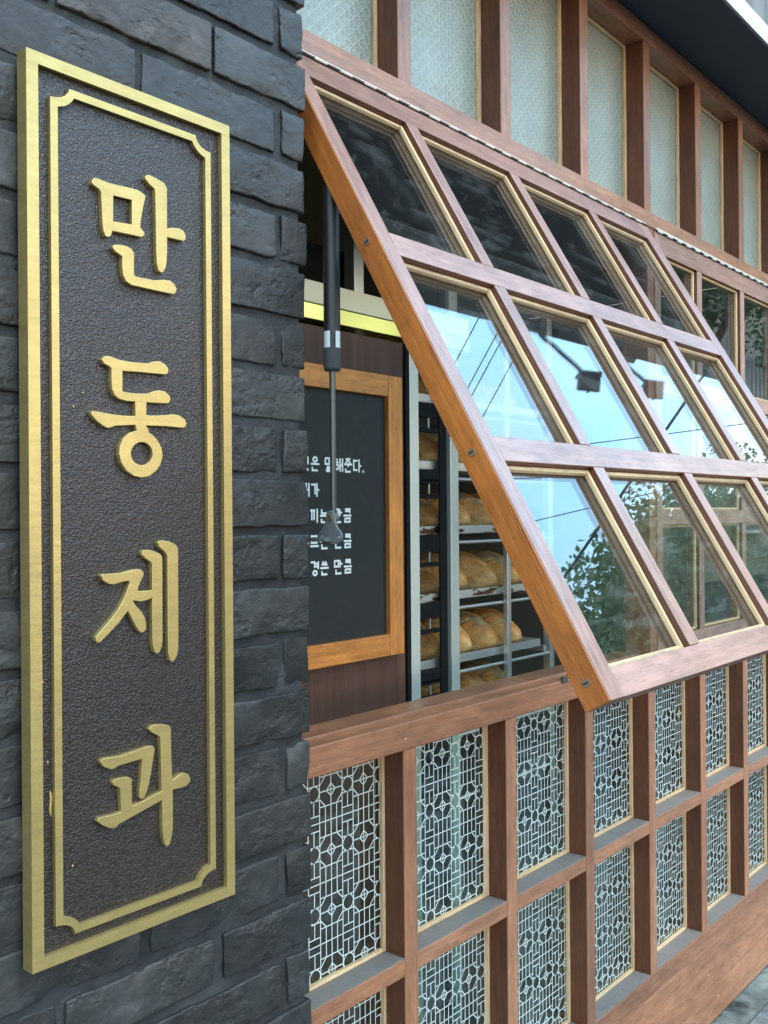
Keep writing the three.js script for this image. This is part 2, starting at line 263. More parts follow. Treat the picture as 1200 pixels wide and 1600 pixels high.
// ---------------------------------------------------------------- the sign: gold frame, notched border line, four raised syllables
{
  const SX = 0.4673, SY = 0.4567, W = 0.2537, H = 0.9004;
  const sg = thing('shop_sign', 'tall bronze sign with gold frame and four raised gold Korean letters', 'sign', [SX, SY - H + E, 0.003]);
  const at = (g) => g.translate(SX, SY + E, 0);
  part('backing_board', bx(SX + 0.002, SX + W - 0.002, SY - H + 0.002, SY - 0.002, 0.003, 0.0135, 0.0005), M.field, sg);
  const poly = (pts, hole) => { const s = new THREE.Shape(pts.map((p) => new THREE.Vector2(...p))); if (hole) s.holes.push(new THREE.Path(hole.map((p) => new THREE.Vector2(...p)))); return s; };
  const ext = (s, z0, z1, b = 0.0006) => { const g = new THREE.ExtrudeGeometry(s, { depth: z1 - z0 - b, bevelEnabled: true, bevelThickness: b, bevelSize: b, bevelOffset: -b, bevelSegments: 2 }); g.translate(0, 0, z0); return at(boxUV(g, 1)); };
  const f = 0.0118;
  part('gold_frame', ext(poly([[0, 0], [W, 0], [W, -H], [0, -H]], [[f, -f], [W - f, -f], [W - f, -H + f], [f, -H + f]]), 0.0025, 0.0205), M.gold, sg);
  const l = 0.0258, rr = 0.2266, t = -0.0248, b = -0.8772, w = 0.0075;
  const ring = (rx, ry, o, a0) => {                          // ticket corners, centres on the outer corners
    const c = [[l, t, 1, -1], [rr, t, -1, -1], [rr, b, -1, 1], [l, b, 1, 1]], out = [];
    c.forEach(([x, y, sx, sy], q) => {
      const A0 = Math.asin(clamp(o / ry)), A1 = Math.acos(clamp(o / rx)), seg = [];
      for (let i = 0; i <= 8; i++) { const a = mixn(A1, A0, i / 8); seg.push([x + sx * rx * Math.cos(a), y + sy * ry * Math.sin(a)]); }
      if (q % 2) seg.reverse(); out.push(...seg);
    }); return out;
  };
  part('border_line', ext(poly(ring(0.021, 0.014, 0), ring(0.0275, 0.0225, w)), 0.0125, 0.0192), M.gold, sg);
  const G = [[[[713,-1121,730,-1092,758,-1072,791,-1071,916,-1083,1257,-1067,1305,-1076,1372,-1105,1365,-1148,1343,-1227,1308,-1400,1304,-1468,1356,-1508,1350,-1546,1319,-1568,1204,-1572,958,-1581,940,-1635,900,-1659,871,-1650,849,-1605,838,-1527,824,-1212,802,-1183,746,-1162,718,-1145],[959,-1196,1202,-1187,1199,-1464,956,-1485]],[[1367,-925,1368,-899,1392,-874,1429,-867,1516,-881,1617,-907,1652,-951,1651,-1401,1722,-1370,1813,-1360,1878,-1378,1904,-1426,1897,-1476,1864,-1494,1650,-1497,1649,-1651,1641,-1769,1628,-1835,1596,-1894,1570,-1904,1533,-1890,1511,-1826,1503,-1691,1496,-1054,1490,-1008,1416,-969]],[[951,-1743,980,-1717,1050,-1702,1132,-1700,1191,-1719,1221,-1759,1219,-1985,1237,-2002,1469,-2001,1608,-1971,1684,-1967,1735,-1990,1774,-2042,1760,-2092,1728,-2114,1543,-2114,1188,-2108,1117,-2080,1082,-2020,1071,-1921,1072,-1829,1049,-1814,991,-1790,962,-1766]]],[[[815,-2942,838,-2911,878,-2896,935,-2897,1016,-2918,1169,-2926,1387,-2916,1461,-2886,1536,-2875,1612,-2900,1654,-2943,1649,-2997,1617,-3016,1288,-3025,1068,-3036,1066,-3247,1095,-3254,1238,-3256,1384,-3243,1458,-3210,1534,-3193,1609,-3201,1666,-3239,1679,-3285,1653,-3330,1570,-3337,1365,-3343,1360,-3473,1407,-3480,1607,-3460,1710,-3442,1800,-3451,1872,-3489,1894,-3530,1878,-3580,1838,-3588,1606,-3585,1356,-3593,1387,-3632,1393,-3663,1454,-3696,1516,-3755,1559,-3832,1569,-3915,1539,-4011,1476,-4086,1388,-4141,1291,-4158,1194,-4140,1100,-4087,1042,-4008,1017,-3918,1026,-3826,1067,-3743,1139,-3683,1235,-3652,1217,-3596,975,-3622,929,-3640,883,-3651,827,-3632,737,-3574,693,-3527,688,-3498,710,-3482,760,-3485,930,-3500,1069,-3505,1224,-3497,1219,-3347,1118,-3349,1024,-3336,966,-3301,938,-3238,931,-3149,932,-3028,911,-3006,843,-2983],[1443,-3889,1435,-3931,1413,-3969,1380,-3999,1339,-4019,1294,-4027,1249,-4022,1209,-4005,1178,-3977,1158,-3942,1151,-3902,1158,-3861,1179,-3824,1211,-3793,1251,-3772,1296,-3763,1342,-3768,1382,-3784,1415,-3812,1436,-3848]]],[[[786,-5180,808,-5161,871,-5167,1032,-5163,1138,-5143,1234,-5132,1288,-5145,1316,-5183,1299,-5228,1244,-5323,1238,-5369,1292,-5372,1415,-5370,1417,-5089,1393,-5062,1332,-5024,1289,-4986,1286,-4950,1314,-4930,1382,-4932,1468,-4956,1530,-4985,1555,-5022,1550,-5925,1540,-5997,1508,-6056,1471,-6071,1440,-6043,1422,-5973,1416,-5890,1414,-5458,1340,-5479,1267,-5487,1213,-5474,1171,-5466,1218,-5531,1278,-5587,1326,-5664,1340,-5737,1337,-5789,1307,-5816,1276,-5819,1240,-5794,1199,-5734,1111,-5574,1063,-5620,1004,-5686,786,-5864,752,-5875,724,-5852,719,-5812,753,-5776,866,-5673,982,-5553,1077,-5409,1131,-5280,1125,-5254,1055,-5260,996,-5272,938,-5284,870,-5269,813,-5231]],[[1494,-4863,1506,-4840,1557,-4835,1646,-4848,1722,-4880,1765,-4924,1764,-5308,1762,-5840,1757,-6053,1737,-6125,1704,-6169,1672,-6181,1640,-6156,1622,-6080,1618,-5826,1619,-5014,1594,-4971,1518,-4911]]],[[[770,-7099,787,-7073,832,-7072,1016,-7083,1205,-7064,1363,-7048,1412,-7056,1439,-7094,1424,-7159,1385,-7358,1347,-7495,1322,-7551,1291,-7595,1261,-7599,1237,-7573,1237,-7511,1257,-7372,1277,-7171,1109,-7178,969,-7189,922,-7208,888,-7201,820,-7169,781,-7131]],[[910,-7347,921,-7320,968,-7315,1049,-7322,1108,-7328,1145,-7358,1143,-7643,1273,-7622,1520,-7570,1510,-6982,1475,-6955,1401,-6910,1368,-6873,1383,-6840,1439,-6831,1539,-6846,1615,-6867,1650,-6897,1653,-7204,1663,-7481,1699,-7467,1751,-7441,1816,-7434,1875,-7457,1911,-7513,1901,-7559,1854,-7587,1763,-7593,1670,-7588,1669,-7895,1666,-8031,1648,-8111,1622,-8178,1590,-8196,1559,-8166,1540,-8093,1529,-7965,1525,-7671,1370,-7707,1045,-7781,987,-7796,940,-7825,871,-7812,781,-7755,726,-7701,737,-7674,782,-7671,918,-7679,1013,-7672,1001,-7428,978,-7407,921,-7375]]]];
  const labels = ['first letter with a square and a long upright', 'second letter with a round ring at its foot', 'third letter with two tall uprights', 'lowest letter with a slanting cross stroke'];
  G.forEach((syl, i) => {
    const gs = syl.map((loops) => { const q = loops.map((a) => { const o = []; for (let k = 0; k < a.length; k += 2) o.push([a[k] / 1e4, a[k + 1] / 1e4]); return o; }); return ext(poly(q[0], q[1]), 0.0125, 0.0196, 0.0007); });
    part('raised_letter', flat(gs), M.gold, sg).userData.label = labels[i];
  });
  const rp = rng(3), specks = [];
  for (const [x, y, s] of [[0.028, -0.835, 0.0016], [0.0475, -0.81, 0.0013], [0.021, -0.70, 0.001], [0.0145, -0.873, 0.0014], [0.0165, -0.62, 0.001], [0.152, -0.738, 0.0012], [0.063, -0.33, 0.0008], [0.052, -0.345, 0.0008]]) {
    const g = new THREE.IcosahedronGeometry(s, 1); g.scale(0.7 + rp() * 0.6, 1 + rp(), 0.35); g.translate(x, y, 0.0142); specks.push(at(g));
  }
  { const g = new THREE.IcosahedronGeometry(1, 3), q = g.attributes.position; for (let i = 0; i < q.count; i++) { const y = q.getY(i); q.setXYZ(i, (q.getX(i) * (0.0017 + 0.0009 * y * y) + 0.0005 * Math.sin(y * 4)), y * 0.013, q.getZ(i) * 0.0012); } g.computeVertexNormals(); g.translate(0.0238, -0.742, 0.0142); specks.push(at(g)); }
  part('gold_paint_specks', flat(specks), M.gold, sg);
}

// ---------------------------------------------------------------- wooden shopfront
const Z = -0.08, PX = 0.29, X0 = 1.1497, MW = 0.032, KL = -1, KR = 12, GZ = -0.128;
const XL = X0 + KL * PX, XR = X0 + KR * PX + MW;
function lattice(w, h, phx, phy) {                            // printed line pattern, ribbons 1.7 mm wide
  const U = 0.0735, V = 0.0912, a = U * 2 / 3, b = U / 3, t = 0.00076, pos = [];
  const inside = (x, y) => x > 0 && x < w && y > 0 && y < h;
  const seg = (x1, y1, x2, y2) => {
    let t0 = 0, t1 = 1; const dx = x2 - x1, dy = y2 - y1;
    for (const [p, q] of [[-dx, x1], [dx, w - x1], [-dy, y1], [dy, h - y1]]) { if (Math.abs(p) < 1e-9) { if (q < 0) return; } else { const r = q / p; if (p < 0) t0 = Math.max(t0, r); else t1 = Math.min(t1, r); } }
    if (t0 >= t1) return; const A = [x1 + t0 * dx, y1 + t0 * dy], B = [x1 + t1 * dx, y1 + t1 * dy], L = Math.hypot(dx, dy) || 1, nx = -dy / L * t, ny = dx / L * t;
    pos.push(A[0] - nx, A[1] - ny, 0, B[0] - nx, B[1] - ny, 0, B[0] + nx, B[1] + ny, 0, A[0] - nx, A[1] - ny, 0, B[0] + nx, B[1] + ny, 0, A[0] + nx, A[1] + ny, 0);
  };
  for (let i = -3; i < w / U + 2; i++) for (let j = -6; j < h / V + 2; j++) {
    const cx = phx + i * U, cy = phy + j * V;                 // centre of an eight-sided flower
    const L = cx - a / 2, R = cx + a / 2, T = cy + V / 4, B = cy - V / 4, NR = R + b;
    seg(L, cy - V / 2, L, cy + V / 2); seg(R, cy - V / 2, R, cy + V / 2);
    seg(L, T, R, T); seg(L, B, R, B); seg(L, cy - V / 2, NR, cy - V / 2);
    const ch = V * 0.14, cw = a / 4;
    seg(L, T - ch, L + cw, T); seg(R - cw, T, R, T - ch); seg(L, B + ch, L + cw, B); seg(R - cw, B, R, B + ch);
    seg(L, cy, R, cy); seg(cx, B, cx, T);
    const dw = a * 0.19, dh = V * 0.105; seg(cx - dw, cy, cx, cy + dh); seg(cx, cy + dh, cx + dw, cy); seg(cx + dw, cy, cx, cy - dh); seg(cx, cy - dh, cx - dw, cy);
    for (const q of [1, 2, 3]) { const x = L + a * q / 4; seg(x, cy - V / 2, x, B); seg(x, T, x, cy + V / 2); }
    const nx = R + b / 2; for (let q = 0; q < 18; q++) { const A1 = q / 18 * Math.PI * 2, A2 = (q + 1) / 18 * Math.PI * 2, rx = b / 2 - t, ry = V / 8; seg(nx + rx * Math.cos(A1), cy + ry * Math.sin(A1), nx + rx * Math.cos(A2), cy + ry * Math.sin(A2)); }
    for (const s of [-1, 1]) { seg(R, cy + s * V / 8, NR, cy + s * V / 8); seg(R, cy + s * V * 3 / 8, NR, cy + s * V * 3 / 8); seg(nx, cy + s * V / 8, nx, cy + s * V * 3 / 8); }
  }
  const g = new THREE.BufferGeometry(); g.setAttribute('position', new THREE.Float32BufferAttribute(pos, 3)); g.computeVertexNormals(); return g;
}
const beadRing = (x0, x1, y0, y1, z0, z1, w, wob = 0) => flat([bx(x0, x0 + w, y0, y1, z0, z1, 0.0015), bx(x1 - w, x1, y0, y1, z0, z1, 0.0015), bx(x0 + w, x1 - w, y0, y0 + w, z0, z1 - 0.0004, 0.0015), bx(x0 + w, x1 - w, y1 - w, y1, z0, z1 - 0.0004, 0.0015)]);
{
  const sf = thing('wooden_shopfront', 'brown timber shopfront with frosted upper panes and lattice printed lower panes', 'shopfront', [(XL + XR) / 2, 0, -0.11]);
  // rails that run the whole length
  part('head_rail', bx(XL, XR, 1.077, 1.114, -0.145, Z + 0.0015), fr(), sf);
  part('transom_beam', bx(XL, XR, 0.6545, 0.689, -0.15, Z + 0.0015), fr(), sf);
  part('sill_front', bx(XL, XR, -0.375, -0.330, -0.135, Z + 0.002, 0.003), fr(), sf);
  part('sill_back', bx(XL, XR, -0.372, -0.3245, -0.165, -0.1065, 0.003), fr(), sf);
  part('bottom_rail', bx(XL, XR, -1.099, -1.055, -0.15, Z + 0.0015), fr(), sf);
  part('base_board', bx(XL, XR, -E + 0.002, -1.1008, -0.15, Z - 0.0005, 0.002), fr(), sf);
  part('latch', flat([bx(1.632, 1.652, -0.336, -0.3285, Z - 0.004, Z + 0.006, 0.0015), bx(1.638, 1.646, -0.3285, -0.324, Z - 0.004, Z + 0.003, 0.001)]), M.strutWorn, sf);
  for (let k = KL; k <= KR; k++) {
    const x = X0 + k * PX;
    part('transom_mullion', bx(x, x + MW, 0.689, 1.077, -0.14, Z - 0.0022), M.shadedCore, sf);
    part('face_strip', bx(x - 0.0003, x + MW + 0.0003, 0.689, 1.077, Z - 0.0022, Z, 0.0008), fr(), sf);
    part('lower_mullion', bx(x, x + MW, -1.055, -0.375, -0.14, Z - 0.0022), M.shadedCore, sf);
    part('face_strip', bx(x - 0.0003, x + MW + 0.0003, -1.055, -0.375, Z - 0.0022, Z, 0.0008), fr(), sf);
    if (k < 0 || k % 4 === 3 ) part('window_post', bx(k < 0 ? x : 2.0335, k < 0 ? x + MW + 0.002 : 2.0655, -0.328, 0.6545, -0.145, Z - (k < 0 ? 0.005 : 0.001)).translate(k > 3 ? 1.175 * Math.floor(k / 4) : 0, 0, 0), fr(), sf);
    if (k === KR) break;
    const a = x + MW, b = x + PX;
    part('middle_rail', bx(a, b, -0.732, -0.7045, -0.14, Z - 0.0008), fr(), sf);
    part('grey_ledge_strip', bx(a, b, -0.7045, -0.703, -0.127, Z - 0.0015, 0.0005), M.ledge, sf);
    part('grey_ledge_strip', bx(a, b, -1.0548, -1.0532, -0.127, Z - 0.001, 0.0005), M.ledge, sf);
    part('frosted_pane', bx(a, b, 0.689, 1.077, -0.1345, -0.1305, 0), M.frost, sf);
    part('transom_bead', beadRing(a, b, 0.689, 1.077, -0.1305, -0.1225, 0.0075), M.bead, sf);
  }
  part('end_panel', bx(4.4175, XR, -0.328, 0.654, -0.145, Z - 0.002), fr(), sf);
  const rowsY = [[-0.703, -0.375], [-1.055, -0.732]], cy0 = [-0.418, -0.8385], ph = [0.1414, 0.129, 0.1008, 0.118, 0.09, 0.134];
  for (let r = 0; r < 2; r++) {
    const [y0, y1] = rowsY[r], ph6 = ph.map((q) => lattice(PX - MW - 0.008, y1 - y0 - 0.008, q - 0.004, (cy0[r] - y0) - 0.004));
    for (let k = KL; k < KR; k++) {
      const a = X0 + k * PX + MW, b = a + PX - MW;
      const pane = part('lattice_pane', bx(a, b, y0, y1, GZ - 0.004, GZ, 0), M.glassGreen, sf);
      const lp = new THREE.Mesh(ph6[(k + 1) % 6], M.print); lp.name = 'printed_lattice'; lp.castShadow = lp.receiveShadow = true; pane.add(lp);
      lp.position.set(a + 0.004 - sf.position.x, y0 + 0.004 + E - sf.position.y, GZ + 0.0006 - sf.position.z);
      part('lattice_bead', beadRing(a, b, y0, y1, GZ + 0.0001, GZ + 0.0085, 0.0062), M.bead, sf);
    }
  }
}

{ // flecks of pale paint on the timber
  const r = rng(19), g = []; const sf = scene.getObjectByName('wooden_shopfront');
  for (let i = 0; i < 46; i++) { const x = 0.95 + r() * 2.4, k = r(), y = k < 0.7 ? -1.28 + r() * 0.17 : k < 0.85 ? -0.37 + r() * 0.035 : -1.09 + r() * 0.03, q = new THREE.IcosahedronGeometry(0.0008 + r() * 0.0012, 1); q.scale(0.7 + r() * 0.7, 0.8 + r() * 0.8, 0.3); q.translate(x, y + E, k < 0.7 ? Z - 0.0004 : Z + 0.0017); g.push(q); }
  part('paint_flecks', flat(g), M.fleck, sf).userData.kind = 'stuff';
}

// ---------------------------------------------------------------- top hung windows: one open, the others shut
function makeSash(label, first) {
  const hx = 1.4615, hy = 0.6535;                              // local: x from the middle, y down from the hinge, z front face
  const o = new THREE.Group(); o.name = numbered('awning_window'); scene.add(o); o.position.set(hx, hy + E, Z);
  o.userData = { label, category: 'window', group: 'top hung timber windows' };
  const lb = (x0, x1, w0, w1, z0, z1, r, ax) => bx(x0 - hx, x1 - hx, -w1 - E, -w0 - E, z0, z1, r, ax);
  const T = -0.034, L = 0.8958, Rr = 2.0272, li = 0.9267, ri = 1.985, mw = 0.0275;
  const ms = [1.1385, 1.4286, 1.7176], rails = [[0, 0.0485], [0.3352, 0.3735], [0.6500, 0.6845], [0.9487, 0.9823]];
  const P = (n, g, m) => part(n, g, m, o, true);
  const F = -0.0025;
  P('stile', lb(L + 0.0012, li, 0, rails[3][1], T + 0.0005, F), M.shadedCore); P('face_strip', lb(L + 0.0022, li + 0.0003, 0, rails[3][1], F, 0, 0.001), sw());
  const sl = P('side_lipping', lb(L, L + 0.002, 0.0004, rails[3][1] - 0.0004, T, -0.0012, 0.0006), M.sashSideLit); sl.userData.label = 'orange varnished edge of the open window';
  P('stile', lb(ri, Rr, 0, rails[3][1], T, F), M.shadedCore); P('face_strip', lb(ri - 0.0003, Rr, 0, rails[3][1], F, 0, 0.001), sw());
  rails.forEach(([a, b], i) => P(['top_rail', 'glazing_rail', 'glazing_rail', 'bottom_rail'][i], lb(li, ri, a, b, T, F), M.shadedCore));
  rails.forEach(([a, b]) => P('face_strip', lb(li + 0.0009, ri - 0.0009, a - 0.0003, b + 0.0003, F, -0.0003, 0.001), sw()));
  for (let r = 0; r < 3; r++) {
    const a = rails[r][1], b = rails[r + 1][0];
    for (const m of ms) { P('glazing_bar', lb(m, m + mw, a, b, T, F), M.shadedCore); P('face_strip', lb(m - 0.0003, m + mw + 0.0003, a + 0.0008, b - 0.0008, F, -0.0002, 0.001), sw()); }
    const xs = [li, ...ms.flatMap((m) => [m, m + mw]), ri];
    for (let c = 0; c < 4; c++) {
      const x0 = xs[2 * c], x1 = xs[2 * c + 1];
      P('window_pane', lb(x0, x1, a, b, -0.0205, -0.0165, 0), M.glass);
      const w = 0.0068, z0 = -0.0165, z1 = -0.0085;
      P('glazing_bead', flat([lb(x0, x0 + w, a, b, z0, z1, 0.0025), lb(x1 - w, x1, a, b, z0, z1, 0.0025), lb(x0 + w, x1 - w, a, a + w, z0, z1 - 0.0003, 0.0025), lb(x0 + w, x1 - w, b - w, b, z0, z1 - 0.0003, 0.0025)]), M.bead);
    }
  }
  for (const w of [0.3456, 0.6643, 0.955]) {
    const g = new THREE.CylinderGeometry(0.0048, 0.0048, 0.002, 14).rotateZ(Math.PI / 2).translate(L - hx - 0.0006, -w, -0.017), s = new THREE.BoxGeometry(0.001, 0.0012, 0.007).translate(L - hx - 0.0018, -w, -0.017);
    const sc = P('screw', g, M.screw); const q = new THREE.Mesh(s, M.black); q.name = 'slot'; sc.add(q);
  }
  const kn = [], leafs = [];                                    // continuous hinge
  leafs.push(lb(L + 0.004, Rr - 0.004, -0.0058, -0.001, -0.002, 0.0036, 0.0006));
  P('hinge_leaf', flat(leafs), M.hinge); P('hinge_shadow_strip', lb(L + 0.004, Rr - 0.004, -0.001, 0.0032, -0.001, 0.0014, 0.0002), M.black);  // black strip painted in for the shadow between the hinge knuckles
  for (let i = 0; i < 42; i += 2) { const x = L + 0.01 + i * 0.0266; if (x + 0.0266 > Rr) break; const g = new THREE.CylinderGeometry(0.0022, 0.0022, 0.0256, 8).rotateZ(Math.PI / 2).translate(x + 0.0133 - hx, -0.0012, 0.0024); P('hinge_knuckle', g, M.hinge); }
  return o;
}
const sashOpen = makeSash('open top hung window propped outwards above the bread shelves', true);
sashOpen.rotation.x = -0.5268;
for (let i = 1; i <= 2; i++) {
  const c = sashOpen.clone(); c.name = numbered('awning_window'); c.rotation.x = 0; c.position.x += 1.175 * i; scene.add(c);
  c.userData = { label: i === 1 ? 'shut timber window just right of the open one' : 'shut timber window farthest along the shopfront', category: 'window', group: 'top hung timber windows' };
}

// ---------------------------------------------------------------- gas strut on the left jamb
{
  const x = 0.915, z = -0.003, s = thing('gas_strut', 'black gas strut with thin rod holding the open window', 'gas strut', [x, -0.045 + E, z]);
  part('cylinder', cyl([x, 0.245, z], [x - 0.001, 0.462, z + 0.001], 0.0112, 0.0112, 24), M.strut, s);
  part('worn_collar', new THREE.LatheGeometry([[0.004, 0], [0.0105, 0.001], [0.0118, 0.005], [0.0118, 0.03], [0.0112, 0.034]].map((p) => new THREE.Vector2(...p)), 24).translate(x, 0.192 + E, z), M.strutWorn, s);
  part('cylinder_foot', cyl([x, 0.22, z], [x, 0.247, z], 0.0112, 0.0112, 24), M.strut, s);
  for (const [a, b] of [[-2.0, -1.05], [-0.38, 0.4]]) { const g = new THREE.CylinderGeometry(0.0116, 0.0116, 0.026, 10, 1, true, a, b - a).translate(x, 0.232 + E, z); part('sticker', g, M.sticker, s); }
  part('rod', cyl([x, -0.012, z], [x, 0.2, z], 0.0041), M.rod, s);
  const sh = new THREE.Shape(); sh.moveTo(-0.006, 0.024); sh.quadraticCurveTo(0, 0.03, 0.006, 0.024); sh.quadraticCurveTo(0.009, 0.006, 0.016, 0.001); sh.quadraticCurveTo(0.024, -0.005, 0.019, -0.013); sh.quadraticCurveTo(0.012, -0.0175, 0, -0.017); sh.quadraticCurveTo(-0.012, -0.0175, -0.019, -0.013); sh.quadraticCurveTo(-0.024, -0.005, -0.016, 0.001); sh.quadraticCurveTo(-0.009, 0.006, -0.006, 0.024);
  for (const q of [-0.0155, 0.0155]) { const h = new THREE.Path(); h.absarc(q, -0.008, 0.0028, 0, Math.PI * 2); sh.holes.push(h); }
  const bg = new THREE.ExtrudeGeometry(sh, { depth: 0.003, bevelEnabled: true, bevelSize: 0.0005, bevelThickness: 0.0005, bevelSegments: 1 }); bg.rotateY(-Math.PI / 2).translate(x - 0.004, -0.022 + E, z);
  part('bracket', bg, M.zinc, s);
  part('fixing_strap', bx(x - 0.02, x - 0.0042, -0.036, -0.031, -0.1, z + 0.004, 0.0006), M.zinc, s);
  part('rod_eye', cyl([x - 0.006, -0.004, z], [x + 0.004, -0.004, z], 0.0068, 0.0068, 16), M.zinc, s);
  part('bolt', cyl([x - 0.0095, -0.004, z + 0.001], [x - 0.003, -0.004, z + 0.001], 0.0045, 0.0045, 6), M.brass, s);
}

// ---------------------------------------------------------------- dark soffit box, pale edging, upper storey
{
  const a = thing('soffit_box', 'dark navy soffit box above the frosted panes with pale metal edging', 'canopy', [2.6, 1.116 + E, 0]);
  part('soffit', bx(-0.8, 6.4, 1.1165, 1.16, -0.30, 0.094, 0.002), M.navy, a);
  part('edge_trim', bx(-0.8, 6.4, 1.106, 1.155, 0.0945, 0.0985, 0.0008), M.navy, a);
  for (let i = 0; i < 24; i++) { const x = -0.8 + i * 0.3; part('edging_panel', bx(x + 0.0015, x + 0.2985, 1.11, 1.153, 0.0988, 0.1025, 0.001), M.fascia, a); }
  const b = thing('upper_storey', 'grey rendered upper wall with projecting slab above the soffit', 'building', [2.6, 1.16 + E, -0.2]);
  part('wall', bx(-0.8, 6.4, 1.1605, 4.6, -0.3, 0.085, 0.004), M.render, b);
  part('projecting_slab', bx(-0.8, 14, 2.62, 2.78, 0.086, 0.54, 0.006), M.render, b);
  for (let i = 0; i < 5; i++) {
    const x = 2.15 + i * 0.22;
    part('scroll_iron', tube([[x, 1.19, 0.11], [x + 0.02, 1.23, 0.112], [x + 0.06, 1.26, 0.113], [x + 0.1, 1.235, 0.113], [x + 0.085, 1.2, 0.112], [x + 0.05, 1.205, 0.112]], 0.0042, 24, 6), M.black, b);
    part('downpipe_bar', cyl([x - 0.03, 1.165, 0.1], [x - 0.03, 1.5, 0.1], 0.004, 0.004, 8), M.black, b);
  }
}
function floodlight(label, base, bend, head) {
  const f = thing('floodlight', label, 'floodlight', [base[0], base[1] + E, base[2]], 'floodlights on the upper wall');
  part('wall_plate', bx(base[0] - 0.06, base[0] + 0.1, base[1] - 0.03, base[1] + 0.05, base[2] - 0.01, base[2] + 0.02, 0.006), M.strutWorn, f);
  part('arm', tube([[base[0] + 0.02, base[1], 0.08], base, bend, [mixn(bend[0], head[0], 0.6), bend[1] - 0.045, mixn(bend[2], head[2], 0.6)], [head[0] - 0.03, head[1] + 0.005, head[2]]], 0.009, 40, 8), M.strutWorn, f);
  const g = new RoundedBoxGeometry(0.1, 0.022, 0.08, 2, 0.006).rotateZ(-0.45).rotateX(0.4).translate(head[0] + 0.04, head[1] + E - 0.01, head[2]);
  part('lamp_body', g, M.strutWorn, f);
  for (let i = 0; i < 5; i++) part('cooling_fin', new THREE.BoxGeometry(0.003, 0.014, 0.07).translate(-0.036 + i * 0.018, 0.016, 0).rotateZ(-0.45).rotateX(0.4).translate(head[0] + 0.04, head[1] + E - 0.01, head[2]), M.strut, f);
  part('bracket', tube([[head[0] - 0.03, head[1] + 0.005, head[2]], [head[0] - 0.01, head[1] - 0.05, head[2] + 0.03], [head[0] + 0.03, head[1] - 0.03, head[2] + 0.04]], 0.004, 16, 6), M.strut, f);
}
floodlight('floodlight on a bent arm mirrored in the second pane', [2.84, 1.32, 0.285], [2.98, 1.3, 0.34], [3.24, 1.3, 0.43]);
floodlight('smaller floodlight farther along mirrored in the third pane', [3.5, 1.34, 0.31], [3.6, 1.33, 0.35], [3.78, 1.3, 0.41]);

